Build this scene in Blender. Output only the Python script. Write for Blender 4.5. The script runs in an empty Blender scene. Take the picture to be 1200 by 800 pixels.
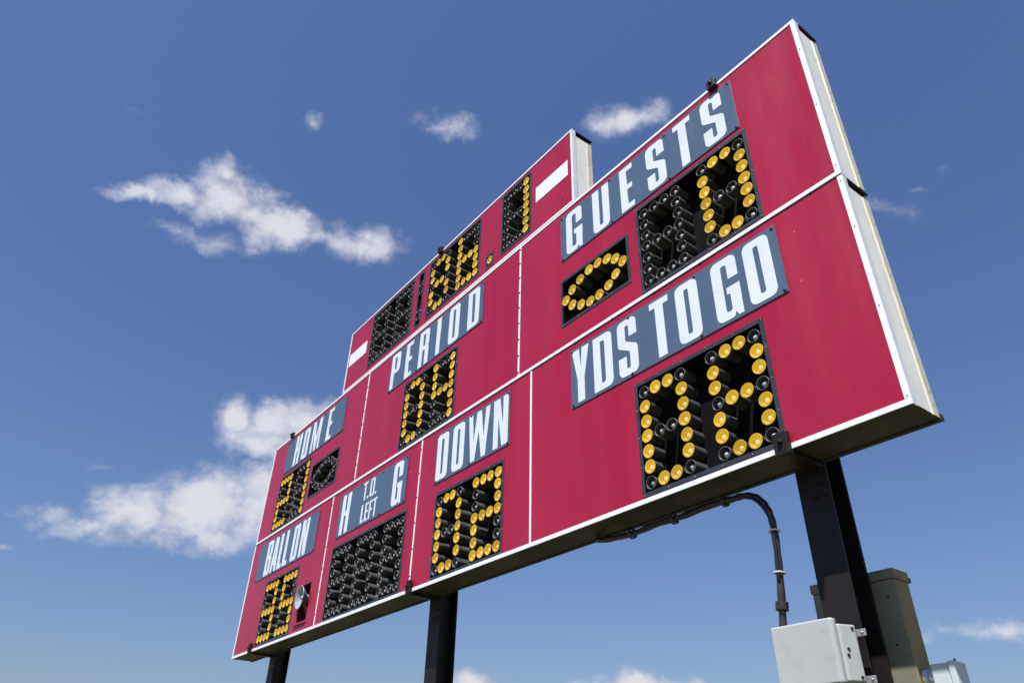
import bpy, bmesh, math, random
from mathutils import Vector, Matrix, Euler
R_ = math.radians
rnd = random.Random(7)
Z0 = 3.4                      # height of the board's lower edge above the grass
sc = bpy.context.scene
COL = sc.collection

# ------------------------------------------------------------------ camera
RIGHT = Vector((0.60448442, 0.7963476, 0.02071434))
FWD = Vector((-0.67526163, 0.49842949, 0.54368169))
UP = Vector((0.42263497, -0.34263471, 0.83903584))
cam = bpy.data.cameras.new('camera'); camo = bpy.data.objects.new('camera', cam); COL.objects.link(camo)
cam.sensor_width = 36; cam.lens = 25.72; cam.clip_start = .05; cam.clip_end = 6000
camo.matrix_world = Matrix(((RIGHT.x, UP.x, -FWD.x, 11.4073), (RIGHT.y, UP.y, -FWD.y, -3.5805),
                            (RIGHT.z, UP.z, -FWD.z, -1.7974 + Z0), (0, 0, 0, 1)))
cam.dof.use_dof = True; cam.dof.focus_distance = 4.9; cam.dof.aperture_fstop = 5.6
sc.camera = camo

# ------------------------------------------------------------------ sun, sky, exposure
SUN_EL, SUN_AZ = 63., 27.     # azimuth measured from the board's front normal (-Y) towards +X
sd = Vector((math.cos(R_(SUN_EL)) * math.sin(R_(SUN_AZ)), -math.cos(R_(SUN_EL)) * math.cos(R_(SUN_AZ)), math.sin(R_(SUN_EL))))
sun = bpy.data.lights.new('sun', 'SUN'); sun.energy = 5.0; sun.angle = R_(.53); sun.color = (1, .955, .90)
suno = bpy.data.objects.new('sun', sun); COL.objects.link(suno)
suno.rotation_euler = (-sd).to_track_quat('-Z', 'Y').to_euler(); suno.location = (12, -20, 20)
sc.view_settings.view_transform = 'Standard'; sc.view_settings.look = 'None'
sc.view_settings.gamma = 1; sc.view_settings.exposure = .78
sc.cycles.max_bounces = 8; sc.cycles.use_denoising = True

def px_dir(x, y):             # direction in the sky, from the photograph's own angles
    return (FWD * 857.3 + RIGHT * (x - 600) - UP * (y - 400)).normalized()

CLOUDS = [ # centre x, y, half width, half height, tilt, weight
 (264,226,44,34,4,1),(262,199,18,16,-20,.75),(170,229,44,10,3,.7),(208,226,36,16,4,.85),(238,277,44,13,14,.42),(190,264,26,7,0,.25),(292,250,36,26,20,.85),
 (326,268,44,24,6,.95),(424,284,48,21,3,.95),(375,276,30,13,0,.65),(312,228,18,12,10,.5),(300,292,22,12,0,.4),
 (285,490,30,25,0,1),(344,496,58,30,0,1),(304,517,50,20,0,.95),(385,478,30,16,0,.8),
 (335,588,84,50,0,1),(246,594,80,42,-6,1),(165,603,66,30,-8,1),(105,616,48,15,-6,.75),(56,602,34,11,10,.5),(190,636,44,8,0,.4),(255,632,50,18,0,.7),
 (371,143,15,9,0,.55),(530,148,38,15,2,.6),(736,141,44,21,-8,.75),
 (1043,246,36,12,4,.3),(1077,217,15,6,0,.22),(1105,199,12,5,0,.15),
 (1172,738,48,15,0,.72),(1148,741,36,12,6,.55),(1103,733,13,8,0,.28),(1090,746,13,8,0,.28),
 (556,804,30,17,0,.9),(758,804,50,16,0,.9),(820,810,44,11,0,.6),(700,815,50,14,0,.7),
 (160,128,18,6,30,.15),(4,643,14,6,0,.28),(122,552,16,5,-10,.22),
 (-190,560,110,50,0,1),(-190,350,70,30,0,.8),(1420,640,110,40,0,.9),(1000,960,160,50,0,1),(300,980,180,60,0,1),(-60,-160,70,26,0,.6),(1500,60,60,22,0,.6)]

w = bpy.data.worlds.new('World'); sc.world = w; w.use_nodes = True
nt = w.node_tree; nt.nodes.clear(); N = nt.nodes.new; L = nt.links.new
def wm(op, a, b=None, c=None, clamp=False, tree=None):
    t = tree or nt
    n = t.nodes.new('ShaderNodeMath'); n.operation = op; n.use_clamp = clamp
    for i, v in enumerate((a, b, c)):
        if v is None: continue
        if isinstance(v, (int, float)): n.inputs[i].default_value = v
        else: t.links.new(v, n.inputs[i])
    return n.outputs[0]
geo = N('ShaderNodeTexCoord').outputs['Generated']
sky = N('ShaderNodeTexSky'); sky.sky_type = 'NISHITA'; sky.sun_disc = False
sky.sun_elevation = R_(SUN_EL); sky.sun_rotation = math.atan2(sd.x, sd.y)
sky.air_density = 1.6; sky.dust_density = 1.0; sky.ozone_density = 3; sky.altitude = 200
hs = N('ShaderNodeMix'); hs.data_type = 'RGBA'; hs.blend_type = 'MULTIPLY'; hs.inputs[0].default_value = 1
hs.inputs[7].default_value = (.66, .755, 1.05, 1); L(sky.outputs[0], hs.inputs[6])      # deep blue of a polarised, clear sky
bg1 = N('ShaderNodeBackground'); bg1.inputs[1].default_value = .059; L(hs.outputs[2], bg1.inputs[0])
# warped direction so that the puffs get ragged outlines
nz = N('ShaderNodeTexNoise'); nz.inputs['Scale'].default_value = 16; nz.inputs['Detail'].default_value = 7; nz.inputs['Roughness'].default_value = .6
L(geo, nz.inputs['Vector'])
off = N('ShaderNodeVectorMath'); off.operation = 'MULTIPLY_ADD'; L(nz.outputs['Color'], off.inputs[0])
off.inputs[1].default_value = (.06, .06, .06)
sb = N('ShaderNodeVectorMath'); sb.operation = 'SUBTRACT'; L(geo, sb.inputs[0]); sb.inputs[1].default_value = (.03, .03, .03)
L(sb.outputs[0], off.inputs[2])
wd = off.outputs[0]
acc = None
for (x, y, a, b, tilt, wt) in CLOUDS:
    f = px_dir(x, y); r = (RIGHT - f * RIGHT.dot(f)).normalized(); u = r.cross(f)
    rt = r * math.cos(R_(tilt)) - u * math.sin(R_(tilt)); ut = rt.cross(f)
    dist = math.hypot(857.3, math.hypot(x - 600, y - 400)); k = 1.38 / dist
    m = Matrix((rt, ut, -f)).transposed()
    mp = N('ShaderNodeMapping'); mp.vector_type = 'TEXTURE'
    mp.inputs['Location'].default_value = f; mp.inputs['Rotation'].default_value = m.to_euler()
    mp.inputs['Scale'].default_value = (a * k, b * k, .25)
    L(wd, mp.inputs['Vector'])
    ln = N('ShaderNodeVectorMath'); ln.operation = 'LENGTH'; L(mp.outputs[0], ln.inputs[0])
    v = wm('MULTIPLY', wm('SUBTRACT', 1.0, ln.outputs['Value'], clamp=True), wt)
    acc = v if acc is None else wm('MAXIMUM', acc, v)
n2 = N('ShaderNodeTexNoise'); n2.inputs['Scale'].default_value = 27; n2.inputs['Detail'].default_value = 9; n2.inputs['Roughness'].default_value = .62
mpn = N('ShaderNodeMapping'); mpn.inputs['Scale'].default_value = (1, 1, 1.5); L(geo, mpn.inputs[0]); L(mpn.outputs[0], n2.inputs['Vector'])
nf = wm('SUBTRACT', n2.outputs['Fac'], .5)
gate = wm('MULTIPLY', acc, 5.0, clamp=True)
dens = wm('ADD', acc, wm('MULTIPLY', wm('MULTIPLY', nf, 1.05), gate))
mr = N('ShaderNodeMapRange'); mr.interpolation_type = 'SMOOTHSTEP'; L(dens, mr.inputs['Value'])
mr.inputs['From Min'].default_value = .03; mr.inputs['From Max'].default_value = .80; mr.inputs['To Max'].default_value = .95
cr = N('ShaderNodeValToRGB'); cr.color_ramp.elements[0].position = .05; cr.color_ramp.elements[0].color = (.28, .305, .375, 1)
cr.color_ramp.elements[1].position = .62; cr.color_ramp.elements[1].color = (.43, .435, .475, 1)
n3 = N('ShaderNodeTexNoise'); n3.inputs['Scale'].default_value = 13; n3.inputs['Detail'].default_value = 6; n3.inputs['Roughness'].default_value = .55; L(wd, n3.inputs['Vector'])
L(wm('ADD', wm('MULTIPLY', dens, .72), wm('MULTIPLY', wm('SUBTRACT', n3.outputs['Fac'], .46), 2.4)), cr.inputs[0])
bg2 = N('ShaderNodeBackground'); bg2.inputs[1].default_value = 1.0; L(cr.outputs[0], bg2.inputs[0])
mx = N('ShaderNodeMixShader'); L(mr.outputs[0], mx.inputs[0]); L(bg1.outputs[0], mx.inputs[1]); L(bg2.outputs[0], mx.inputs[2])
L(mx.outputs[0], N('ShaderNodeOutputWorld').inputs[0])

# ------------------------------------------------------------------ materials
def mat(name, col, rough=.5, metal=0, spec=.5, vary=.0, scale=3., stretch=(1, 1, 1), bump=0, bscale=40., rust=0, dirt=0, emis=None, estr=1, chips=0, coat=0, fade=0):
    m = bpy.data.materials.new(name); m.use_nodes = True; t = m.node_tree; b = t.nodes['Principled BSDF']
    b.inputs['Roughness'].default_value = rough; b.inputs['Metallic'].default_value = metal
    b.inputs['Specular IOR Level'].default_value = spec
    if coat: b.inputs['Coat Weight'].default_value = coat; b.inputs['Coat Roughness'].default_value = .12
    b.inputs['Base Color'].default_value = (*col, 1)
    cur = None
    tc = t.nodes.new('ShaderNodeNewGeometry').outputs['Position']
    mp = t.nodes.new('ShaderNodeMapping'); mp.inputs['Scale'].default_value = stretch; t.links.new(tc, mp.inputs[0])
    def mixc(fac, a, bcol):
        n = t.nodes.new('ShaderNodeMix'); n.data_type = 'RGBA'
        t.links.new(fac, n.inputs[0])
        if isinstance(a, tuple): n.inputs[6].default_value = (*a, 1)
        else: t.links.new(a, n.inputs[6])
        if isinstance(bcol, tuple): n.inputs[7].default_value = (*bcol, 1)
        else: t.links.new(bcol, n.inputs[7])
        return n.outputs[2]
    def noise(s, d=6, vec=None, r=.6):
        n = t.nodes.new('ShaderNodeTexNoise'); n.inputs['Scale'].default_value = s; n.inputs['Detail'].default_value = d
        n.inputs['Roughness'].default_value = r; t.links.new(vec or mp.outputs[0], n.inputs['Vector']); return n.outputs['Fac']
    def rng(v, a, b_, c=0., d=1.):
        n = t.nodes.new('ShaderNodeMapRange'); t.links.new(v, n.inputs[0])
        for i, q in enumerate((a, b_, c, d)): n.inputs[i + 1].default_value = q
        return n.outputs[0]
    cur = col
    if vary:
        cur = mixc(rng(noise(scale), .3, .7), tuple(min(1, c * (1 - vary)) for c in col), tuple(min(1, c * (1 + vary)) for c in col))
        t.links.new(rng(noise(scale * 1.7, 8), .3, .7, max(.05, rough - .10), min(1, rough + .10)), b.inputs['Roughness'])
    if fade:      # chalky, sun-bleached patches and fine vertical weathering
        cur = mixc(rng(noise(.55, 7), .42, .70, 0, fade), cur, (.34, .026, .060))
        mp3 = t.nodes.new('ShaderNodeMapping'); mp3.inputs['Scale'].default_value = (9, 1, .5); t.links.new(tc, mp3.inputs[0])
        cur = mixc(rng(noise(1.6, 5, mp3.outputs[0]),   .50, .80, 0, .18), cur, (.24, .004, .024))
    if dirt:
        cur = mixc(rng(noise(scale * 2.3, 9), .52, .8, 0, dirt), cur, (.05, .042, .03))
    if rust:
        mp2 = t.nodes.new('ShaderNodeMapping'); mp2.inputs['Scale'].default_value = (1, 1, .45); t.links.new(tc, mp2.inputs[0])
        cur = mixc(rng(noise(2.1, 10, mp2.outputs[0], .72), ( .62 - .10 * rust), .78, 0, min(.9, rust)), cur, (.20, .07, .02))
    if chips:
        v = t.nodes.new('ShaderNodeTexVoronoi'); v.inputs['Scale'].default_value = 3.1; t.links.new(tc, v.inputs['Vector'])
        cur = mixc(rng(v.outputs['Distance'], .018, .026, .6 * chips, 0), cur, (.55, .45, .45))
    if not isinstance(cur, tuple): t.links.new(cur, b.inputs['Base Color'])
    if bump:
        bn = t.nodes.new('ShaderNodeBump'); bn.inputs['Strength'].default_value = bump; bn.inputs['Distance'].default_value = .004
        t.links.new(noise(bscale, 4), bn.inputs['Height']); t.links.new(bn.outputs[0], b.inputs['Normal'])
    if emis:
        b.inputs['Emission Color'].default_value = (*emis, 1); b.inputs['Emission Strength'].default_value = estr
    return m
RED = mat('red_paint', (.315, .0050, .031), .32, spec=.5, fade=.34, vary=.10, scale=1.3, stretch=(2.2, 1, .35), bump=.4, bscale=1.6, rust=.30, chips=.8)
WHITE = mat('white_trim_paint', (.71, .74, .78), .4, vary=.05, scale=5, dirt=.22, bump=.05)
SIDE = mat('white_side_paint', (.85, .83, .77), .45, vary=.05, scale=4, stretch=(1, 1, .3), dirt=.22, bump=.08, bscale=8)
CREAM = mat('cream_side_paint', (.62, .58, .46), .5, vary=.10, scale=8, stretch=(1, 1, .4), dirt=.35, rust=.35)
PLATE = mat('slate_blue_sign_paint', (.068, .108, .170), .32, vary=.05, scale=2, stretch=(3, 1, .5), dirt=.12, bump=.05, bscale=3, rust=.15)
LETTER = mat('white_letter_vinyl', (.61, .67, .73), .35, vary=.04, scale=3, dirt=.14)
FRAME = mat('charcoal_frame_paint', (.024, .031, .040), .42, vary=.15, scale=6, bump=.1)
PAN = mat('matt_black_pan', (.0035, .0035, .0055), .9, spec=.08, vary=.2, scale=5)
HOOD = mat('black_hood_plastic', (.062, .064, .066), .45, vary=.2, scale=14)
BULB = mat('grey_bulb_glass', (.40, .41, .42), .32, spec=.6)
RIM = mat('hood_rim_highlight', (.085, .088, .092), .4)  # light caught on unlit hood edges, painted as a paler grey
BLACK = mat('black_steel_paint', (.010, .0068, .0078), .5, spec=.3, vary=.25, scale=4, bump=.15, bscale=30)
UNDER = mat('dark_olive_underside', (.017, .0155, .0105), .65, vary=.25, scale=2.5, dirt=.4)
GALV = mat('weathered_grey_steel', (.33, .34, .34), .4, metal=.6, vary=.15, scale=20)
SCREW = mat('dark_screw', (.012, .009, .009), .55)
SCREWL = mat('pale_rivet', (.30, .33, .37), .4, metal=.3)
JBOX = mat('light_grey_enamel', (.37, .40, .41), .45, vary=.03, scale=5, dirt=.2, bump=.1, bscale=120)
CABF = mat('olive_cabinet_shaded_paint', (.17, .165, .125), .55, vary=.18, scale=3, dirt=.35, rust=.45, bump=.1)  # cabinet front: cool tone of shade put into the olive
CABS = mat('olive_cabinet_sunlit_paint', (.23, .165, .065), .6, vary=.25, scale=4, stretch=(1, 1, .35), dirt=.4, rust=.9, bump=.15)  # cabinet right side: sun warmth painted into the same olive, plus real rust
FIT = mat('pale_blue_grey_plastic', (.48, .54, .57), .45, vary=.03, scale=10)
PIPE = mat('brown_black_conduit', (.030, .022, .020), .35, vary=.4, scale=9, rust=.8, bump=.3, bscale=40)
RUBBER = mat('black_cable_jacket', (.015, .016, .019), .28)
TIE = mat('pale_cable_tie', (.6, .6, .62), .4)
GREYHORN = mat('pale_grey_horn', (.26, .31, .34), .4, metal=.1, vary=.08, scale=12)
DARKRED = mat('dark_red_cavity', (.045, .006, .012), .6, vary=.2, scale=5)
def lit_mats(k):
    a = mat('lit_amber_reflector_halo', (.12, .075, .004), .5, spec=.2, emis=(1, .61, .045), estr=.335 * k)
    b = mat('lit_bulb', (.2, .15, .06), .4, spec=.3, emis=(1, .68, .24), estr=.50 * k)
    return a, b

# ------------------------------------------------------------------ mesh helpers
WL = {}
def link(o, parent, loc):
    COL.objects.link(o)
    loc = Vector(loc); WL[o] = loc
    o.parent = parent
    o.location = loc - (WL[parent] if parent else Vector((0, 0, 0)))
    return o
def empty(name, loc):
    o = bpy.data.objects.new(name, None); o.empty_display_size = .3; return link(o, None, loc)
def tag(o, label=None, cat=None, group=None, kind=None):
    if label: o['label'] = label
    if cat: o['category'] = cat
    if group: o['group'] = group
    if kind: o['kind'] = kind
    return o
class MB:                      # collects shapes; world coordinates, z measured from the board's lower edge
    def __init__(s): s.bm = bmesh.new()
    def poly(s, pts, mi=0):
        f = s.bm.faces.new([s.bm.verts.new(p) for p in pts]); f.material_index = mi; return f
    def box(s, x0, x1, y0, y1, z0, z1, mi=0, bev=0):
        b = bmesh.new()
        vs = [b.verts.new((x, y, z)) for x in (x0, x1) for y in (y0, y1) for z in (z0, z1)]
        for q in ((0, 1, 3, 2), (4, 6, 7, 5), (0, 4, 5, 1), (2, 3, 7, 6), (0, 2, 6, 4), (1, 5, 7, 3)):
            b.faces.new([vs[i] for i in q])
        if bev: bmesh.ops.bevel(b, geom=list(b.edges), offset=bev, segments=2, affect='EDGES', profile=.5)
        s.add(b, mi)
    def add(s, b, mi=0):
        mp = {v: s.bm.verts.new(v.co) for v in b.verts}
        for f in b.faces:
            g = s.bm.faces.new([mp[v] for v in f.verts]); g.material_index = mi; g.smooth = f.smooth
        b.free()
    def revolve(s, c, axis, prof, n=20, mi=0, smooth=True):   # prof: list of (distance along axis, radius[, material])
        c = Vector(c); a = Vector(axis).normalized(); u = a.orthogonal().normalized(); v = a.cross(u)
        rings = []
        for p in prof:
            if p[1] < 1e-6: rings.append([s.bm.verts.new(c + a * p[0])])
            else: rings.append([s.bm.verts.new(c + a * p[0] + (u * math.cos(2 * math.pi * i / n) + v * math.sin(2 * math.pi * i / n)) * p[1]) for i in range(n)])
        for k in range(len(rings) - 1):
            A, B = rings[k], rings[k + 1]; m_ = prof[k + 1][2] if len(prof[k + 1]) > 2 else mi
            for i in range(n):
                j = (i + 1) % n
                q = [A[0], B[j], B[i]] if len(A) == 1 else ([A[i], A[j], B[0]] if len(B) == 1 else [A[i], A[j], B[j], B[i]])
                f = s.bm.faces.new(q); f.smooth = smooth; f.material_index = m_
    def tube(s, pts, r, n=12, mi=0, caps=True):
        pts = [Vector(p) for p in pts]; rings = []; u = None
        for i, p in enumerate(pts):
            t = (pts[min(i + 1, len(pts) - 1)] - pts[max(i - 1, 0)]).normalized()
            u = t.orthogonal().normalized() if u is None else (u - t * u.dot(t)).normalized()
            v = t.cross(u); rr = r[i] if isinstance(r, list) else r
            rings.append([s.bm.verts.new(p + (u * math.cos(2 * math.pi * k / n) + v * math.sin(2 * math.pi * k / n)) * rr) for k in range(n)])
        for A, B in zip(rings, rings[1:]):
            for k in range(n):
                f = s.bm.faces.new([A[k], A[(k + 1) % n], B[(k + 1) % n], B[k]]); f.smooth = True; f.material_index = mi
        if caps:
            s.bm.faces.new(rings[0][::-1]).material_index = mi; s.bm.faces.new(rings[-1]).material_index = mi
    def prism(s, outline, z0, z1, mi=0, bev=0):              # outline in plan (x, y)
        b = bmesh.new(); lo = [b.verts.new((x, y, z0)) for x, y in outline]; hi = [b.verts.new((x, y, z1)) for x, y in outline]
        b.faces.new(lo[::-1]); b.faces.new(hi); n = len(lo)
        for i in range(n): b.faces.new([lo[i], lo[(i + 1) % n], hi[(i + 1) % n], hi[i]])
        if bev: bmesh.ops.bevel(b, geom=list(b.edges), offset=bev, segments=2, affect='EDGES', profile=.5)
        s.add(b, mi)
    def build(s, name, mats, parent, origin=None, z=Z0):
        bmesh.ops.recalc_face_normals(s.bm, faces=s.bm.faces)
        if origin is None:
            xs = [v.co for v in s.bm.verts]
            origin = Vector([(min(c[i] for c in xs) + max(c[i] for c in xs)) / 2 for i in range(3)])
        origin = Vector(origin)
        for v in s.bm.verts: v.co -= origin
        me = bpy.data.meshes.new(name); s.bm.to_mesh(me); s.bm.free()
        for m in (mats if isinstance(mats, (list, tuple)) else [mats]): me.materials.append(m)
        return link(bpy.data.objects.new(name, me), parent, origin + Vector((0, 0, z)))
def sheet_with_holes(mb, x0, x1, z0, z1, holes, y0, y1):
    xs = sorted({x0, x1, *[h[0] for h in holes], *[h[1] for h in holes]}); zs = sorted({z0, z1, *[h[2] for h in holes], *[h[3] for h in holes]})
    b = bmesh.new(); V = {}
    def gv(i, j):
        if (i, j) not in V: V[i, j] = b.verts.new((xs[i], y0, zs[j]))
        return V[i, j]
    for i in range(len(xs) - 1):
        for j in range(len(zs) - 1):
            cx, cz = (xs[i] + xs[i + 1]) / 2, (zs[j] + zs[j + 1]) / 2
            if any(h[0] < cx < h[1] and h[2] < cz < h[3] for h in holes): continue
            b.faces.new([gv(i, j), gv(i + 1, j), gv(i + 1, j + 1), gv(i, j + 1)])
    r = bmesh.ops.extrude_face_region(b, geom=list(b.faces))
    for g in r['geom']:
        if isinstance(g, bmesh.types.BMVert): g.co.y = y1
    mb.add(b)

# ------------------------------------------------------------------ ground
g = bmesh.new()
vs = [g.verts.new((x, y, 0)) for x, y in ((-2500, -2500), (2500, -2500), (2500, 2500), (-2500, 2500))]; g.faces.new(vs)
me = bpy.data.meshes.new('ground'); g.to_mesh(me); g.free()
GRASS = mat('mown_grass', (.095, .088, .038), .9, vary=.35, scale=.6, bump=.6, bscale=60)
me.materials.append(GRASS)
tag(link(bpy.data.objects.new('ground', me), None, (0, 0, 0)), kind='structure')

# ------------------------------------------------------------------ scoreboard body
H1, H2, H3, W, D = 1.636, 3.247, 4.288, 10., .27
CX0, CX1 = 2.472, 7.528
FACE0, FACE1 = 0.0, 0.006
board = tag(empty('scoreboard', (5, .135, Z0)), 'large red and white football scoreboard with blue-grey signs and amber lamp digits on black posts', 'scoreboard')

# digit panels: name, x0, x1, z0, z1, digits as 7-row patterns ('X' lit, '.' unlit)
B0 = ('....', '.  .', '.  .', '....', '.  .', '.  .', '....')
N0 = ('.XX.', 'X  X', 'X  X', 'X..X', 'X  X', 'X  X', '.XX.')
N1 = ('...X', '.  X', '.  X', '...X', '.  X', '.  X', '...X')
N2 = ('XXXX', '.  X', '.  X', 'XXXX', 'X  .', 'X  .', 'XXXX')
N3 = ('XXXX', '.  X', '.  X', 'XXXX', '.  X', '.  X', 'XXXX')
N4 = ('X..X', 'X  X', 'X  X', 'XXXX', '.  X', '.  X', '...X')
N5 = ('XXXX', 'X  .', 'X  .', 'XXXX', '.  X', '.  X', 'XXXX')
N6 = ('X...', 'X  .', 'X  .', 'XXXX', 'X  X', 'X  X', 'XXXX')
N8 = ('.XX.', 'X  X', 'X  X', '.XX.', 'X  X', 'X  X', '.XX.')
PANELS = [
 ('yards', 8.115, 9.265, .042, .930, (N0, N8), 'digit panel showing 08 under YDS TO GO'),
 ('guests', 8.280, 9.430, 1.682, 2.570, (B0, N0), 'digit panel showing a single 0 under GUESTS'),
 ('down', 5.335, 6.487, .030, .895, (N0, N2), 'digit panel showing 02 under DOWN'),
 ('period', 4.390, 5.562, 1.682, 2.570, (N0, N4), 'digit panel showing 04 under PERIOD'),
 ('timeouts', 2.975, 4.765, .030, .905, (B0, B0, B0), 'unlit three-digit panel under the time-outs sign'),
 ('home', .560, 1.715, 1.680, 2.560, (N2, N1), 'digit panel showing 21 under HOME'),
 ('ballon', .838, 1.988, .045, .915, (N3, N5), 'digit panel showing 35 under BALL ON'),
 ('minutes', 3.180, 4.340, 3.352, 4.232, (B0, B0), 'unlit clock minutes panel'),
 ('seconds', 4.728, 5.892, 3.352, 4.232, (N8, N6), 'clock seconds panel showing 86'),
 ('tenths', 6.305, 6.848, 3.352, 4.232, (N1,), 'clock tenths panel showing 1')]
ELL = [(7.373,2.136),(7.456,2.214),(7.568,2.268),(7.689,2.300),(7.801,2.303),(7.916,2.277),(8.012,2.218),(8.100,2.138),(8.009,2.057),(7.914,1.996),(7.803,1.957),(7.687,1.952),(7.569,1.985),(7.452,2.048)]
BOXES = [(p[1], p[2], p[3], p[4]) for p in PANELS]
EXTRA = [('possession_guests', 7.300, 8.180, 1.870, 2.390, [(x, z, 1) for x, z in ELL], 'panel with a football-shaped ring of lit amber lamps left of the GUESTS digits'),
         ('possession_home', 1.800, 2.700, 1.855, 2.375, [(x - 5.49, z - .012, 0) for x, z in ELL], 'panel with a football-shaped ring of unlit lamps right of the HOME digits'),
         ('colon', 4.452, 4.605, 3.352, 4.222, [(4.528, 4.03, 0), (4.528, 3.915, 0), (4.528, 3.61, 0), (4.528, 3.495, 0)], 'narrow unlit colon panel of the clock'),
         ('point', 6.020, 6.170, 3.340, 3.520, [(6.095, 3.430, 1)], 'small square panel with the single lit decimal point lamp')]
BOXES += [(p[1], p[2], p[3], p[4]) for p in EXTRA]
HORN = (2.185, 2.480, .150, .600)
def inset(b, k): return (b[0] + k, b[1] - k, b[2] + k, b[3] - k)
HOLES = [inset(b, .016) for b in BOXES] + [HORN]
SECT = [('HOME', 0, 3.325, H1, H2), ('PERIOD', 3.325, 6.675, H1, H2), ('GUESTS', 6.675, W, H1, H2),
        ('BALL ON', 0, 2.765, 0, H1), ('time-outs', 2.765, 4.965, 0, H1), ('DOWN', 4.965, 6.870, 0, H1), ('YDS TO GO', 6.870, W, 0, H1),
        ('clock', CX0, CX1, H2, H3)]
for nm, x0, x1, z0, z1 in SECT:
    mb = MB(); hs_ = [h for h in HOLES if h[0] > x0 and h[1] < x1 and h[2] > z0 and h[3] < z1]
    sheet_with_holes(mb, x0 + .002, x1 - .002, z0 + .004, z1 - .004, hs_, FACE0, FACE1)
    mb.build('face_panel', RED, board)['label'] = 'red face panel of the %s section' % nm

T0 = -.006
def strip(x0, x1, z0, z1, name='trim', y0=T0, y1=-.0005, m=WHITE):
    mb = MB(); mb.box(x0, x1, y0, y1, z0, z1, bev=.0012); return mb.build(name, m, board)
tw = .034
strip(0, W, 0, tw)                                   # lower edge
strip(0, tw, tw + .001, H1 - .014); strip(W - tw, W, tw + .001, H1 - .014)
strip(0, W, H1, H1 + .032)                           # seam
strip(0, tw, H1 + .033, H2 - .029); strip(W - tw, W, H1 + .033, H2 - .029)
strip(0, W, H2 - .028, H2)
strip(CX0, CX1, H2 + .008, H2 + .034)
strip(CX0, CX0 + .028, H2 + .035, H3 - .025); strip(CX1 - .028, CX1, H2 + .035, H3 - .025)
strip(CX0, CX1, H3 - .024, H3)
for x in (3.325, 6.675): strip(x - .012, x + .012, H1 + .033, H2 - .029, 'divider')
for x in (2.765, 4.965, 6.870): strip(x - .011, x + .011, tw + .001, H1 - .014, 'divider')
# dark joints under the seams
for (a, b, z) in ((.0, W, H1 - .012),):
    strip(a, b, z, z + .011, 'joint_strip', -.003, -.0005, BLACK)
# white rectangles beside the clock
strip(6.925, 7.445, 3.675, 3.890, 'white_panel', -.004, -.0005); strip(2.53, 3.07, 3.675, 3.885, 'white_panel', -.004, -.0005)

# cabinets: back, top, bottom, ends
def cabinet(x0, x1, z0, z1, capname, open_top=None):
    mb = MB(); mb.box(x0 + .012, x1 - .012, D - .012, D - .002, z0 + .012, z1 - .012); mb.build('cabinet_back', UNDER, board)
    if z0 == 0:
        mb = MB(); mb.box(x0 + .006, x1 - .004, .0075, D, z0 + .002, z0 + .010)
        mb.box(x0 + .004, x1 + .006, D + .001, D + .030, z0 - .006, z0 + .030); mb.build('cabinet_bottom', UNDER, board)
    mb = MB(); mb.box(x0 + .006, x1 - .006, .0075, D - .002, z1 - .011, z1 - .002); mb.build('cabinet_top', BLACK, board)
    for s, xe in ((1, x1), (-1, x0)):
        def bx(m, a, b, y0, y1, zz0, zz1, bev=.0015):
            p, q = (xe - s * a, xe - s * b); m.box(min(p, q), max(p, q), y0, y1, zz0, zz1, bev=bev)
        mb = MB(); bx(mb, 0, .004, 0, .046, z0 + .0005, z1 - .001, .001); mb.build('trim', WHITE, board)
        zt = z1 - .075
        mb = MB(); bx(mb, .004, .010, .0465, .196, z0 + .004, zt)
        bx(mb, .0032, .010, .1965, .208, z0 + .004, zt); mb.build('side_panel', SIDE, board)
        mb = MB(); bx(mb, 0, .009, .2085, D, z0 + .006, zt); mb.build('back_flange', CREAM, board)
        mb = MB(); bx(mb, -.004, .010, .048, D + .012, zt + .050, z1 - .004, .003)
        bx(mb, .012, .020, .047, D, zt - .01, zt + .049, .001); mb.build('end_cap', BLACK, board)
cabinet(0, W, 0, H1 - .006, 'a'); cabinet(0, W, H1, H2 - .004, 'b'); cabinet(CX0, CX1, H2 + .006, H3, 'c')

# ------------------------------------------------------------------ lamps
def lamp_shape(mb, c, lit):
    if lit:
        prof = [(.125, .0460), (.002, .0460), (.000, .0468), (-.001, .0500, 1), (-.0035, .0495, 1), (-.0035, .0440, 1), (.003, .0430, 1)]  # wide glowing rim stands in for the halo round a lit lamp
        prof += [(.0045, .0425, 1), (.012, .0385, 1), (.022, .030, 1), (.028, .020, 1), (.030, 0, 1)]
        mb.revolve(c, (0, 1, 0), prof, 20)
        mb.revolve(c, (0, 1, 0), [(.006, 0, 2), (.009, .010, 2), (.016, .0155, 2), (.024, .014, 2), (.029, .008, 2)], 12)
    else:
        prof = [(.125, .0460), (.002, .0460), (-.003, .0468), (-.003, .0440, 2), (.002, .0432, 2), (.004, .0430)]
        prof += [(.055, .042), (.058, .030), (.058, 0)]
        mb.revolve(c, (0, 1, 0), prof, 20)
        mb.revolve(c, (0, 1, 0), [(.010, 0, 1), (.013, .012, 1), (.020, .0195, 1), (.029, .0215, 1), (.039, .016, 1), (.057, .012, 1)], 14)
litm = []
for k in (1.0, .88, 1.10, .76, .95):
    a, b = lit_mats(k); mb = MB(); lamp_shape(mb, (0, 0, 0), True)
    o = mb.build('lamp', [HOOD, a, b], None, (0, 0, 0), 0); litm.append(o.data); COL.objects.unlink(o); bpy.data.objects.remove(o)
mb = MB(); lamp_shape(mb, (0, 0, 0), False)
o = mb.build('lamp', [HOOD, BULB, RIM], None, (0, 0, 0), 0); DIM = o.data; COL.objects.unlink(o); bpy.data.objects.remove(o)

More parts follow.
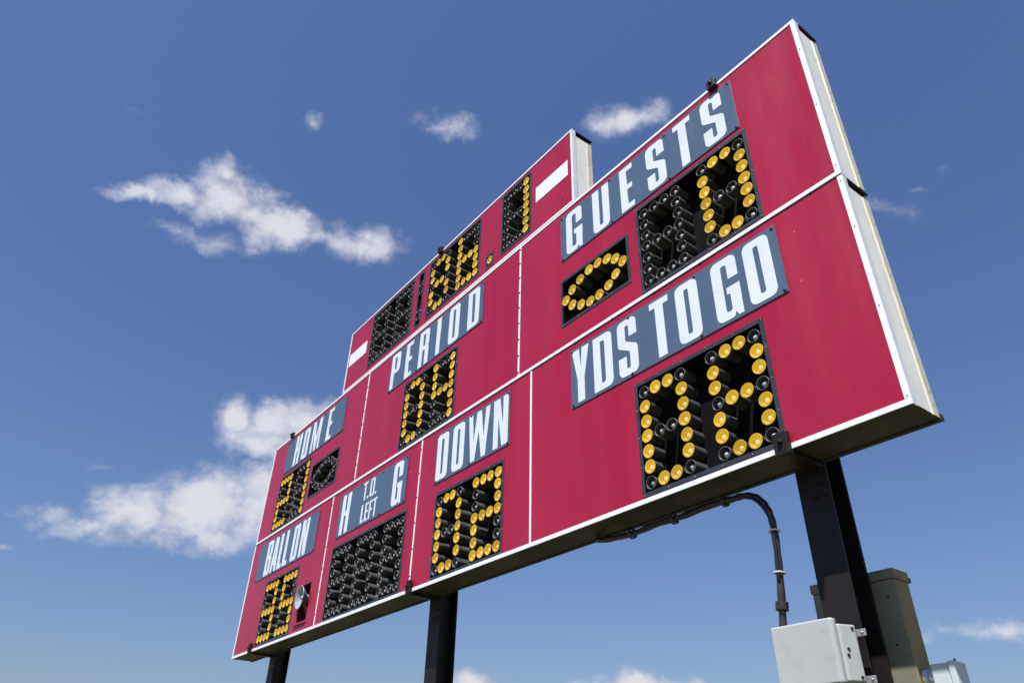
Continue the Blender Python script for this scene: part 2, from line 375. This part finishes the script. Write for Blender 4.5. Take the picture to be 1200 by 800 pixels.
screws_pale = MB(); screws_dark = MB()
def screw(mb, x, z, y, r=.006):
    mb.revolve((x, y, z), (0, -1, 0), [(-.001, r), (.0025, r), (.004, r * .6), (.004, 0)], 8)
lamps = []
def digit_panel(x0, x1, z0, z1, label):
    mb = MB(); fw = .030
    sheet_with_holes(mb, x0, x1, z0, z1, [(x0 + fw, x1 - fw, z0 + fw, z1 - fw)], -.004, -.0008)
    f = mb.build('digit_panel', [FRAME], board); f['label'] = label
    a, b, c, d = x0 + fw - .006, x1 - fw + .006, z0 + fw - .006, z1 - fw + .006
    mb = MB(); yb = .128
    mb.box(a, b, yb, yb + .004, c, d)
    mb.box(a - .003, a, .007, yb, c, d); mb.box(b, b + .003, .007, yb, c, d)
    mb.box(a, b, .007, yb, c - .003, c); mb.box(a, b, .007, yb, d, d + .003)
    mb.build('lamp_pan', [PAN], f)
    nx = max(1, round((x1 - x0) / .25)); nz_ = max(1, round((z1 - z0) / .22))
    for i in range(nx + 1):
        for zz in (z0 + .012, z1 - .012): screw(screws_pale, x0 + .014 + (x1 - x0 - .028) * i / nx, zz, -.004, .004)
    for j in range(1, nz_):
        for xx in (x0 + .012, x1 - .012): screw(screws_pale, xx, z0 + (z1 - z0) * j / nz_, -.004, .004)
    return f
for nm, x0, x1, z0, z1, digs, label in PANELS:
    f = digit_panel(x0, x1, z0, z1, label)
    top = z1 - .098; pz = (top - (z0 + .090)) / 6
    px = .1165; ox = ((x1 - x0) - (len(digs) - 1) * .626 - 3 * px) / 2
    for d, dig in enumerate(digs):
        for r, row in enumerate(dig):
            for c, ch in enumerate(row):
                if ch != ' ': lamps.append((x0 + ox + d * .626 + c * px, top - r * pz, ch == 'X', f))
for nm, x0, x1, z0, z1, pts, label in EXTRA:
    f = digit_panel(x0, x1, z0, z1, label)
    for x, z, l in pts: lamps.append((x, z, bool(l), f))
cz = Vector((11.4073, -3.5805, -1.7974))
lamps.sort(key=lambda q: (Vector((q[0], 0, q[1])) - cz).length)
rest = MB()
for i, (x, z, lit, f) in enumerate(lamps):
    x += rnd.uniform(-.0025, .0025); z += rnd.uniform(-.0025, .0025)
    if i < 300:
        o = link(bpy.data.objects.new('lamp', litm[rnd.randrange(5)] if lit else DIM), f, (x, rnd.uniform(-.003, .002), z + Z0))
        o.rotation_euler = (R_(rnd.uniform(-2.6, 2.6)), 0, R_(rnd.uniform(-2.6, 2.6)))
    else:
        n0 = len(rest.bm.faces)
        lamp_shape(rest, (x, 0, z), lit)
        if not lit:
            rest.bm.faces.ensure_lookup_table()
            for fc in list(rest.bm.faces)[n0:]:
                if fc.material_index: fc.material_index += 2
o = rest.build('lamp', [HOOD, *[m for m in litm[0].materials][1:], BULB, RIM], board); o['kind'] = 'stuff'

# ------------------------------------------------------------------ signs and letters
HL = .505
def glyph(ch, w, h, t):
    r = min(.058, w * .3); ri = min(.024, (w - 2 * t) / 2 * .9) if w > 2 * t else .004; th = h * .115
    if ch == 'I': return [[(0,0,0),(w,0,0),(w,h,0),(0,h,0)]]
    if ch == '.': return [[(0,0,0),(w,0,0),(w,w,0),(0,w,0)]]
    if ch == 'O': return [[(0,0,r),(w,0,r),(w,h,r),(0,h,r)],[(t,th,ri),(w-t,th,ri),(w-t,h-th,ri),(t,h-th,ri)]]
    if ch == 'D': return [[(0,0,0),(w,0,r),(w,h,r),(0,h,0)],[(t,th,0),(w-t,th,ri),(w-t,h-th,ri),(t,h-th,0)]]
    if ch == 'U': return [[(0,h,0),(0,0,r),(w,0,r),(w,h,0),(w-t,h,0),(w-t,th,ri),(t,th,ri),(t,h,0)]]
    if ch == 'L': return [[(0,0,0),(w,0,0),(w,th,0),(t,th,0),(t,h,0),(0,h,0)]]
    if ch == 'E': return [[(0,0,0),(w,0,0),(w,th,0),(t,th,0),(t,.45*h,0),(w*.92,.45*h,0),(w*.92,.56*h,0),(t,.56*h,0),(t,h-th,0),(w,h-th,0),(w,h,0),(0,h,0)]]
    if ch == 'F': return [[(0,0,0),(t,0,0),(t,.43*h,0),(w*.92,.43*h,0),(w*.92,.55*h,0),(t,.55*h,0),(t,h-th,0),(w,h-th,0),(w,h,0),(0,h,0)]]
    if ch == 'T': return [[(w/2-t/2,0,0),(w/2+t/2,0,0),(w/2+t/2,h-th,0),(w,h-th,0),(w,h,0),(0,h,0),(0,h-th,0),(w/2-t/2,h-th,0)]]
    if ch == 'H': return [[(0,0,0),(t,0,0),(t,.45*h,0),(w-t,.45*h,0),(w-t,0,0),(w,0,0),(w,h,0),(w-t,h,0),(w-t,.57*h,0),(t,.57*h,0),(t,h,0),(0,h,0)]]
    if ch == 'N': return [[(0,0,0),(t*.92,0,0),(t*.92,.62*h,0),(w-t*1.12,0,0),(w,0,0),(w,h,0),(w-t*.92,h,0),(w-t*.92,.40*h,0),(t*1.12,h,0),(0,h,0)]]
    if ch == 'M':
        q = t * .95; return [[(0,0,0),(q,0,0),(q,.62*h,0),(w/2-q*.42,0,0),(w/2+q*.42,0,0),(w-q,.62*h,0),(w-q,0,0),(w,0,0),(w,h,0),(w-q*1.25,h,0),(w/2,.40*h,0),(q*1.25,h,0),(0,h,0)]]
    if ch == 'W':
        q = t * .95; return [[(.16*w,0,0),(.16*w+q,0,0),(w/2,.58*h,0),(.84*w-q,0,0),(.84*w,0,0),(w,h,0),(w-q,h,0),(.80*w-q*.35,.36*h,0),(w/2+q*.52,h,0),(w/2-q*.52,h,0),(.20*w+q*.35,.36*h,0),(q,h,0),(0,h,0)]]
    if ch == 'Y': return [[(w/2-t/2,0,0),(w/2+t/2,0,0),(w/2+t/2,.42*h,0),(w,h,0),(w-t,h,0),(w/2,.60*h,0),(t,h,0),(0,h,0),(w/2-t/2,.42*h,0)]]
    if ch == 'A': return [[(0,0,0),(t*.92,0,0),(t*1.08,.20*h,0),(w-t*1.08,.20*h,0),(w-t*.92,0,0),(w,0,0),(w*.5+t*.62,h,0),(w*.5-t*.62,h,0)],[(t*1.18,.31*h,0),(w-t*1.18,.31*h,0),(w/2,.72*h,0)]]
    if ch == 'P': return [[(0,0,0),(t,0,0),(t,.42*h,0),(w,.42*h,r),(w,h,r),(0,h,0)],[(t,.53*h,0),(w-t,.53*h,ri),(w-t,h-th,ri),(t,h-th,0)]]
    if ch == 'R': return [[(0,0,0),(t,0,0),(t,.44*h,0),(w-t,.44*h,ri),(w-t,0,0),(w,0,0),(w,.47*h,r*.5),(w*.90,.505*h,.01),(w,.54*h,r*.5),(w,h,r),(0,h,0)],[(t,.55*h,0),(w-t,.55*h,ri),(w-t,h-th,ri),(t,h-th,0)]]
    if ch == 'B': return [[(0,0,0),(w,0,r),(w,.47*h,r*.5),(w*.90,.515*h,.01),(w,.56*h,r*.5),(w,h,r),(0,h,0)],[(t,th,0),(w-t,th,ri),(w-t,.45*h,ri),(t,.45*h,0)],[(t,.56*h,0),(w-t,.56*h,ri),(w-t,h-th,ri),(t,h-th,0)]]
    if ch == 'G': return [[(w,.63*h,0),(w,h,r),(0,h,r),(0,0,r),(w*.66,0,r*.5),(w-t*.72,.075*h,0),(w-t*.50,0,0),(w,0,0),(w,.50*h,0),(w*.50,.50*h,0),(w*.50,.39*h,0),(w-t,.39*h,0),(w-t,th,ri),(t,th,ri),(t,h-th,ri),(w-t,h-th,ri),(w-t,.63*h,0)]]
    if ch == 'S': return [[(w,.67*h,0),(w,h,r),(0,h,r),(0,.54*h,r*.8),(w-t,.40*h,ri),(w-t,th,ri),(t,th,ri),(t,.34*h,0),(0,.34*h,0),(0,0,r),(w,0,r),(w,.47*h,r*.8),(t,.61*h,ri),(t,h-th,ri),(w-t,h-th,ri),(w-t,.67*h,0)]]
def rounded(pts):
    out = []; n = len(pts)
    for i, (x, y, r) in enumerate(pts):
        p = Vector((x, y)); a = Vector(pts[i - 1][:2]); b = Vector(pts[(i + 1) % n][:2])
        if r <= 1e-5: out.append(p); continue
        da, db = (a - p), (b - p); la, lb = da.length, db.length; da /= la; db /= lb
        ang = da.angle(db); k = min(r / math.tan(ang / 2), la * .48, lb * .48)
        q0, q1 = p + da * k, p + db * k
        for s in range(6):
            u = s / 5; out.append(q0 * (1 - u) ** 2 + p * (2 * u * (1 - u)) * 1.0 + q1 * u * u if ang < 1.2 else (q0 * (1 - u) ** 2 + p * 2 * u * (1 - u) * .92 + q1 * u * u) / ((1 - u) ** 2 + 2 * u * (1 - u) * .92 + u * u))
    return out
def letter(ch, x, z, w, h, plate, yfront, t=None):
    t = t or (.084 if ch not in 'MW' else .070)
    cu = bpy.data.curves.new('letter', 'CURVE'); cu.dimensions = '2D'; cu.fill_mode = 'BOTH'; cu.extrude = .0007
    for path in glyph(ch, w, h, t):
        pts = rounded(path); sp = cu.splines.new('POLY'); sp.points.add(len(pts) - 1); sp.use_cyclic_u = True
        for p, q in zip(sp.points, pts): p.co = (q.x, q.y, 0, 1)
    o = bpy.data.objects.new('letter_curve', cu)
    me = bpy.data.meshes.new_from_object(o); bpy.data.objects.remove(o); bpy.data.curves.remove(cu)
    me.transform(Matrix.Rotation(math.pi / 2, 4, 'X')); me.name = 'letter'; me.materials.clear(); me.materials.append(LETTER)
    o = link(bpy.data.objects.new('letter', me), plate, (x, yfront - .0009, z + Z0)); o['label'] = 'white letter %s' % ch if ch != '.' else 'white full stop'
    return o
SIGNS = [
 ('GUESTS', 7.320, 9.395, 2.612, 3.160, [('G',7.405,.225),('U',7.780,.215),('E',8.142,.158),('S',8.465,.208),('T',8.788,.185),('S',9.080,.208)], 4),
 ('HOME', .615, 2.690, 2.605, 3.155, [('H',.955,.210),('O',1.262,.212),('M',1.585,.310),('E',2.125,.165)], 4),
 ('PERIOD', 3.945, 6.022, 2.635, 3.182, [('P',3.985,.222),('E',4.350,.165),('R',4.675,.222),('I',5.070,.085),('O',5.338,.218),('D',5.728,.222)], 4),
 ('YDS TO GO', 7.418, 9.488, 1.010, 1.565, [('Y',7.440,.205),('D',7.698,.218),('S',7.982,.208),('T',8.338,.190),('O',8.596,.210),('G',8.935,.218),('O',9.212,.210)], 4),
 ('DOWN', 5.290, 6.560, 1.008, 1.560, [('D',5.308,.212),('O',5.603,.210),('W',5.882,.360),('N',6.308,.228)], 3),
 ('BALL ON', .320, 2.385, 1.008, 1.558, [('B',.628,.210),('A',.862,.225),('L',1.120,.155),('L',1.315,.155),('O',1.588,.208),('N',1.868,.222)], 4)]
def plate(x0, x1, z0, z1, nb, label):
    mb = MB(); mb.box(x0, x1, -.0075, -.0035, z0, z1, bev=.0008)
    f = mb.build('sign_plate', PLATE, board); f['label'] = label
    mb = MB()
    for x in (x0 + .05, x1 - .05, (x0 + x1) / 2): mb.box(x - .02, x + .02, -.0034, -.0004, z0 + .03, z1 - .03)
    mb.build('spacer_bar', BLACK, f)
    for i in range(nb):
        x = x0 + .025 + (x1 - x0 - .05) * i / (nb - 1)
        screw(screws_dark, x, z1 - .022, -.0085, .0135); screw(screws_dark, x, z0 + .020, -.0085, .0135)
    return f
for word, x0, x1, z0, z1, ls, nb in SIGNS:
    f = plate(x0, x1, z0, z1, nb, 'blue-grey sign plate reading %s' % word)
    for ch, x, w_ in ls: letter(ch, x, (z0 + z1) / 2 - HL / 2, w_, HL, f, -.0077)
f = plate(3.015, 4.695, 1.000, 1.548, 4, 'blue-grey sign plate reading H T.O. LEFT G')
letter('H', 3.098, 1.022, .222, HL, f, -.0077); letter('G', 4.388, 1.022, .212, HL, f, -.0077)
for ch, x, w_ in (('T', 3.640, .112), ('O', 3.822, .112)): letter(ch, x, 1.305, w_, .225, f, -.0077, .036)
letter('.', 3.762, 1.305, .032, .2, f, -.0077, .03); letter('.', 3.952, 1.305, .032, .2, f, -.0077, .03)
for ch, x, w_ in (('L', 3.655, .080), ('E', 3.755, .080), ('F', 3.855, .080), ('T', 3.948, .098)): letter(ch, x, 1.030, w_, .220, f, -.0077, .034)

# screws along the dividers and seams
for x in (3.325, 6.675):
    for k in range(9): screw(screws_dark, x, H1 + .06 + k * .187, T0 - .0005, .0095)
for x in (2.765, 4.965):
    for k in range(6): screw(screws_dark, x, .16 + k * .27, T0 - .0005, .0085)
x = .12
while x < W: screw(screws_dark, x, H1 - .004, -.004, .009); x += .46
for z in (.05, .62, 1.2, 1.58, 1.72, 2.3, 2.9): screw(screws_dark, W - .017, z, T0 - .0005, .0034)
for z, c in [(z_, CREAM) for z_ in (.08, .16, .5, .95, 1.35, 1.8, 2.2, 2.6, 3.0)]:
    screws_pale.revolve((W, .245, z), (1, 0, 0), [(-.001, .005), (.003, .005), (.003, 0)], 8)
o = screws_pale.build('rivet', SCREWL, board); o['kind'] = 'stuff'
o = screws_dark.build('bolt_head', SCREW, board); o['kind'] = 'stuff'

# warning horn in its cut-out left of the time-outs panel
mb = MB(); x0, x1, z0, z1 = HORN
mb.box(x0 - .006, x1 + .006, .110, .116, z0 - .006, z1 + .006)
for q in ((x0 - .008, x0, z0, z1), (x1, x1 + .008, z0, z1)): mb.box(q[0], q[1], .0065, .1095, q[2] - .008, q[3] + .008)
for q in ((x0, x1, z0 - .008, z0), (x0, x1, z1, z1 + .008)): mb.box(q[0] + .0005, q[1] - .0005, .0065, .1095, q[2], q[3])
mb.build('horn_recess', DARKRED, board)
mb = MB(); mb.box(x0 - .05, x1 + .005, -.022, -.0005, z0 - .035, z0 - .022, bev=.002); mb.build('ledge', RED, board)
mb = MB()
hc = (2.290, -.045, .436)
ax = Vector((-.05, -1, -.02))
mb.revolve(hc, ax, [(0, .140), (.006, .146), (.012, .143), (.006, .134), (-.022, .100), (-.055, .060), (-.088, .034), (-.10, 0)], 32)
mb.revolve(hc, ax, [(-.012, 0), (-.016, .016), (-.032, .026), (-.07, .028)], 16)
mb.revolve(hc, ax, [(-.002, .139), (-.035, .106), (-.075, .055), (-.13, .040), (-.150, .038)], 32)
mb.build('horn', GREYHORN, board)['label'] = 'round pale grey warning horn'

# clamps and their arms
def clamp(x, z, top, wd_):
    s = 1 if top else -1
    a = Vector((x, 0, z)); mb = MB()
    lo, hi = (z - .055, z + .030) if top else (z - .035, z + .105)
    mb.box(x - wd_ / 2, x + wd_ / 2, -.045, -.0085, lo, hi, bev=.004)
    if top:
        mb.box(x - wd_ / 2, x + wd_ / 2, -.0084, D + .02, z + .004, z + .030, bev=.002)
        mb.box(x + wd_ / 2 + .02, x + wd_ / 2 + .05, .02, D + .02, z + .002, z + .040, bev=.004)
    else:
        mb.box(x - wd_ / 2, x + wd_ / 2, -.0084, D + .02, z - .035, z - .008, bev=.002)
    mb.revolve((x, -.0455, (lo + hi) / 2 + .01), (0, -1, 0), [(0, .016), (.012, .016), (.014, .010), (.022, .010), (.022, 0)], 6, smooth=False)
    mb.build('clamp', BLACK, board)
for x in (9.245, 5.010, .760):
    clamp(x, 0, False, .095 if x > 9 else .065)
clamp(9.245, H2, True, .085); clamp(.740, H2, True, .075); clamp(5.0, H3, True, .075)
mb = MB(); mb.box(4.90, 4.98, -.020, -.0085, .055, .070, bev=.002); mb.tube([(4.90, -.015, .062), (5.0, -.03, .062)], .008, 8); mb.build('hook_rod', BLACK, board)

# ------------------------------------------------------------------ posts (wide-flange columns behind the board)
def post(cx, name, label):
    root = tag(empty('steel_post', (cx, .38, 0)), label, 'post', 'black steel posts carrying the scoreboard')
    y0, y1 = .288, .488; top = (H3 if 2.5 < cx < 7.5 else H2) + .06
    mb = MB(); mb.box(cx - .1, cx + .1, y0, y0 + .016, -Z0 + .03, top, bev=.002); mb.box(cx - .1, cx + .1, y1 - .016, y1, -Z0 + .03, top, bev=.002)
    mb.build('flange', BLACK, root)
    mb = MB(); mb.box(cx - .006, cx + .006, y0 + .0165, y1 - .0165, -Z0 + .03, top - .002); mb.build('web', BLACK, root)
    mb = MB(); mb.box(cx - .18, cx + .18, y0 - .08, y1 + .08, -Z0, -Z0 + .028, bev=.003); mb.build('base_plate', BLACK, root)
    mb = MB()
    for z in (-.12, -.19): mb.box(cx - .03, cx + .07, y0 - .012, y0 - .001, z - .010, z, bev=.002)
    mb.build('weld_tab', BLACK, root)
post(9.2, 'a', 'nearest black steel post under the right end of the scoreboard')
post(5.0, 'b', 'black steel post under the middle of the scoreboard')
post(.83, 'c', 'farthest black steel post under the left end of the scoreboard')

# ------------------------------------------------------------------ conduit
ctrl = [(7.40,.235,-.020),(7.52,.22,-.050),(7.80,.2,-.080),(8.05,.2,-.072),(8.27,.2,-.078),(8.50,.2,-.070),(8.68,.2,-.078),(8.77,.2,-.082),(8.85,.2,-.110),(8.905,.2,-.165),(8.938,.195,-.24),(8.950,.195,-.33),(8.948,.19,-.50),(8.935,.18,-.70),(8.915,.165,-.925)]
def smooth(pts, k=6):
    out = []; P = [Vector(p) for p in pts]
    for i in range(len(P) - 1):
        a, b, c, d = P[max(i - 1, 0)], P[i], P[i + 1], P[min(i + 2, len(P) - 1)]
        for j in range(k):
            t = j / k; out.append(.5 * ((2 * b) + (c - a) * t + (2 * a - 5 * b + 4 * c - d) * t * t + (3 * b - a - 3 * c + d) * t ** 3))
    return out + [P[-1]]
root = tag(empty('conduit', (8.3, .2, Z0 - .1)), 'dark rusty cable conduit bending from under the scoreboard down into the white box', 'conduit')
path = smooth(ctrl)
mb = MB(); mb.tube(path, [.0215 + .0016 * math.sin(i * 1.3) for i in range(len(path))], 14); mb.build('pipe', PIPE, root)
mb = MB(); c2 = [p + Vector((.008 * math.sin(i * .2), -.020 + .004 * math.sin(i * .33), -.012 + .006 * math.cos(i * .2))) for i, p in enumerate(path)][10:-8]
mb.tube(c2, .0095, 10); mb.build('cable', RUBBER, root)
def ring(i, m, hw, rad):
    p, q = path[i], path[min(i + 1, len(path) - 1)]; t = (q - p).normalized()
    mb = MB(); mb.revolve(p, t, [(-hw, rad * .8), (-hw, rad), (hw, rad), (hw, rad * .8)], 16, smooth=False); return mb.build('cable_tie' if m is TIE else 'coupling', m, root)
ring(67, TIE, .0035, .036); ring(75, TIE, .0035, .036)
for i in (12, 22, 34): ring(i, PIPE, .012, .037)
ring(80, PIPE, .022, .036)

# ------------------------------------------------------------------ junction box in front of the right post
root = tag(empty('junction_box', (9.1, .17, Z0 - 1.22)), 'white enclosure box with screwed lid fixed to the front of the nearest post', 'junction box')
mb = MB(); mb.prism([(8.915, .110), (9.262, .110), (9.276, .118), (9.312, .200), (9.308, .206), (8.915, .206)], -1.205, -.935, bev=.006); mb.build('box_body', JBOX, root)
mb = MB(); mb.prism([(8.900, .068), (9.252, .068), (9.268, .082), (9.268, .112), (8.900, .112)], -1.215, -.908, bev=.008); mb.build('lid', JBOX, root)
mb = MB()
nrm = Vector((.082, -.036, 0)).normalized()
for u_, z in ((.80, -.955), (.80, -1.185), (.30, -1.055), (.22, -1.085)):
    p = Vector((9.276, .118, z)).lerp(Vector((9.312, .200, z)), u_)
    mb.revolve(p, nrm, [(0, .008), (.004, .008), (.004, 0)], 10, smooth=False)
mb.build('screw', SCREW, root)
for z in (-.975, -1.195):
    mb = MB(); mb.box(9.300, 9.362, .2065, .213, z - .018, z + .018, bev=.003); mb.revolve((9.342, .206, z), (0, -1, 0), [(0, .007), (.003, .007), (.003, 0)], 8)
    mb.build('mounting_tab', GALV, root)
mb = MB(); mb.box(9.13, 9.27, .2135, .287, -1.16, -1.0); mb.build('bracket', BLACK, root)

# ------------------------------------------------------------------ cabinet behind the right post
root = tag(empty('electrical_cabinet', (9.18, .575, Z0 - 2.3)), 'tall weathered olive-grey electrical cabinet behind the nearest post', 'electrical cabinet')
x0, x1, y0, y1 = 8.930, 9.430, .500, .650
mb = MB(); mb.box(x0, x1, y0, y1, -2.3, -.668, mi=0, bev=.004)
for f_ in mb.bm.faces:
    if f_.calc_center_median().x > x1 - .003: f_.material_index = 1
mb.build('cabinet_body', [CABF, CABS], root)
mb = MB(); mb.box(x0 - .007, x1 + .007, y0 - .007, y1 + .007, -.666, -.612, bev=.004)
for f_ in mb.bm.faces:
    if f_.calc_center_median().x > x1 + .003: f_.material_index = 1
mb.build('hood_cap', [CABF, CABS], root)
mb = MB(); mb.box(x1 - .02, x1 + .010, y1 + .0075, y1 + .018, -.668, -.640, bev=.002); mb.build('hasp', BLACK, root)
mb = MB(); mb.revolve((9.375, y0 - .0005, -.755), (0, -1, 0), [(0, .006), (.004, .006), (.004, 0)], 8); mb.revolve((9.36, y0 - .0005, -1.0), (0, -1, 0), [(0, .006), (.004, .006), (.004, 0)], 8); mb.build('screw', SCREW, root)
mb = MB(); mb.box(9.12, 9.28, .4885, .4995, -.95, -.85); mb.box(9.12, 9.28, .4885, .4995, -2.0, -1.9); mb.build('bracket', BLACK, root)

root = tag(empty('conduit_fitting', (9.55, .575, Z0 - 1.27)), 'pale blue-grey outlet box with a round neck on the right side of the olive cabinet', 'outlet box')
mb = MB(); mb.revolve((9.4305, .570, -1.165), (1, 0, 0), [(0, .030), (0, .044), (.012, .044), (.012, .038), (.030, .038), (.030, .042), (.050, .042), (.052, .036), (.062, .036)], 24); mb.build('neck', FIT, root)
mb = MB(); mb.box(9.488, 9.576, .515, .630, -1.29, -1.108, bev=.008); mb.build('box_body', FIT, root)
mb = MB(); mb.box(9.579, 9.612, .509, .636, -1.296, -1.102, bev=.006); mb.build('lid', FIT, root)
mb = MB(); mb.box(9.6125, 9.620, .515, .525, -1.105, -1.095, bev=.001); mb.build('screw', SCREW, root)
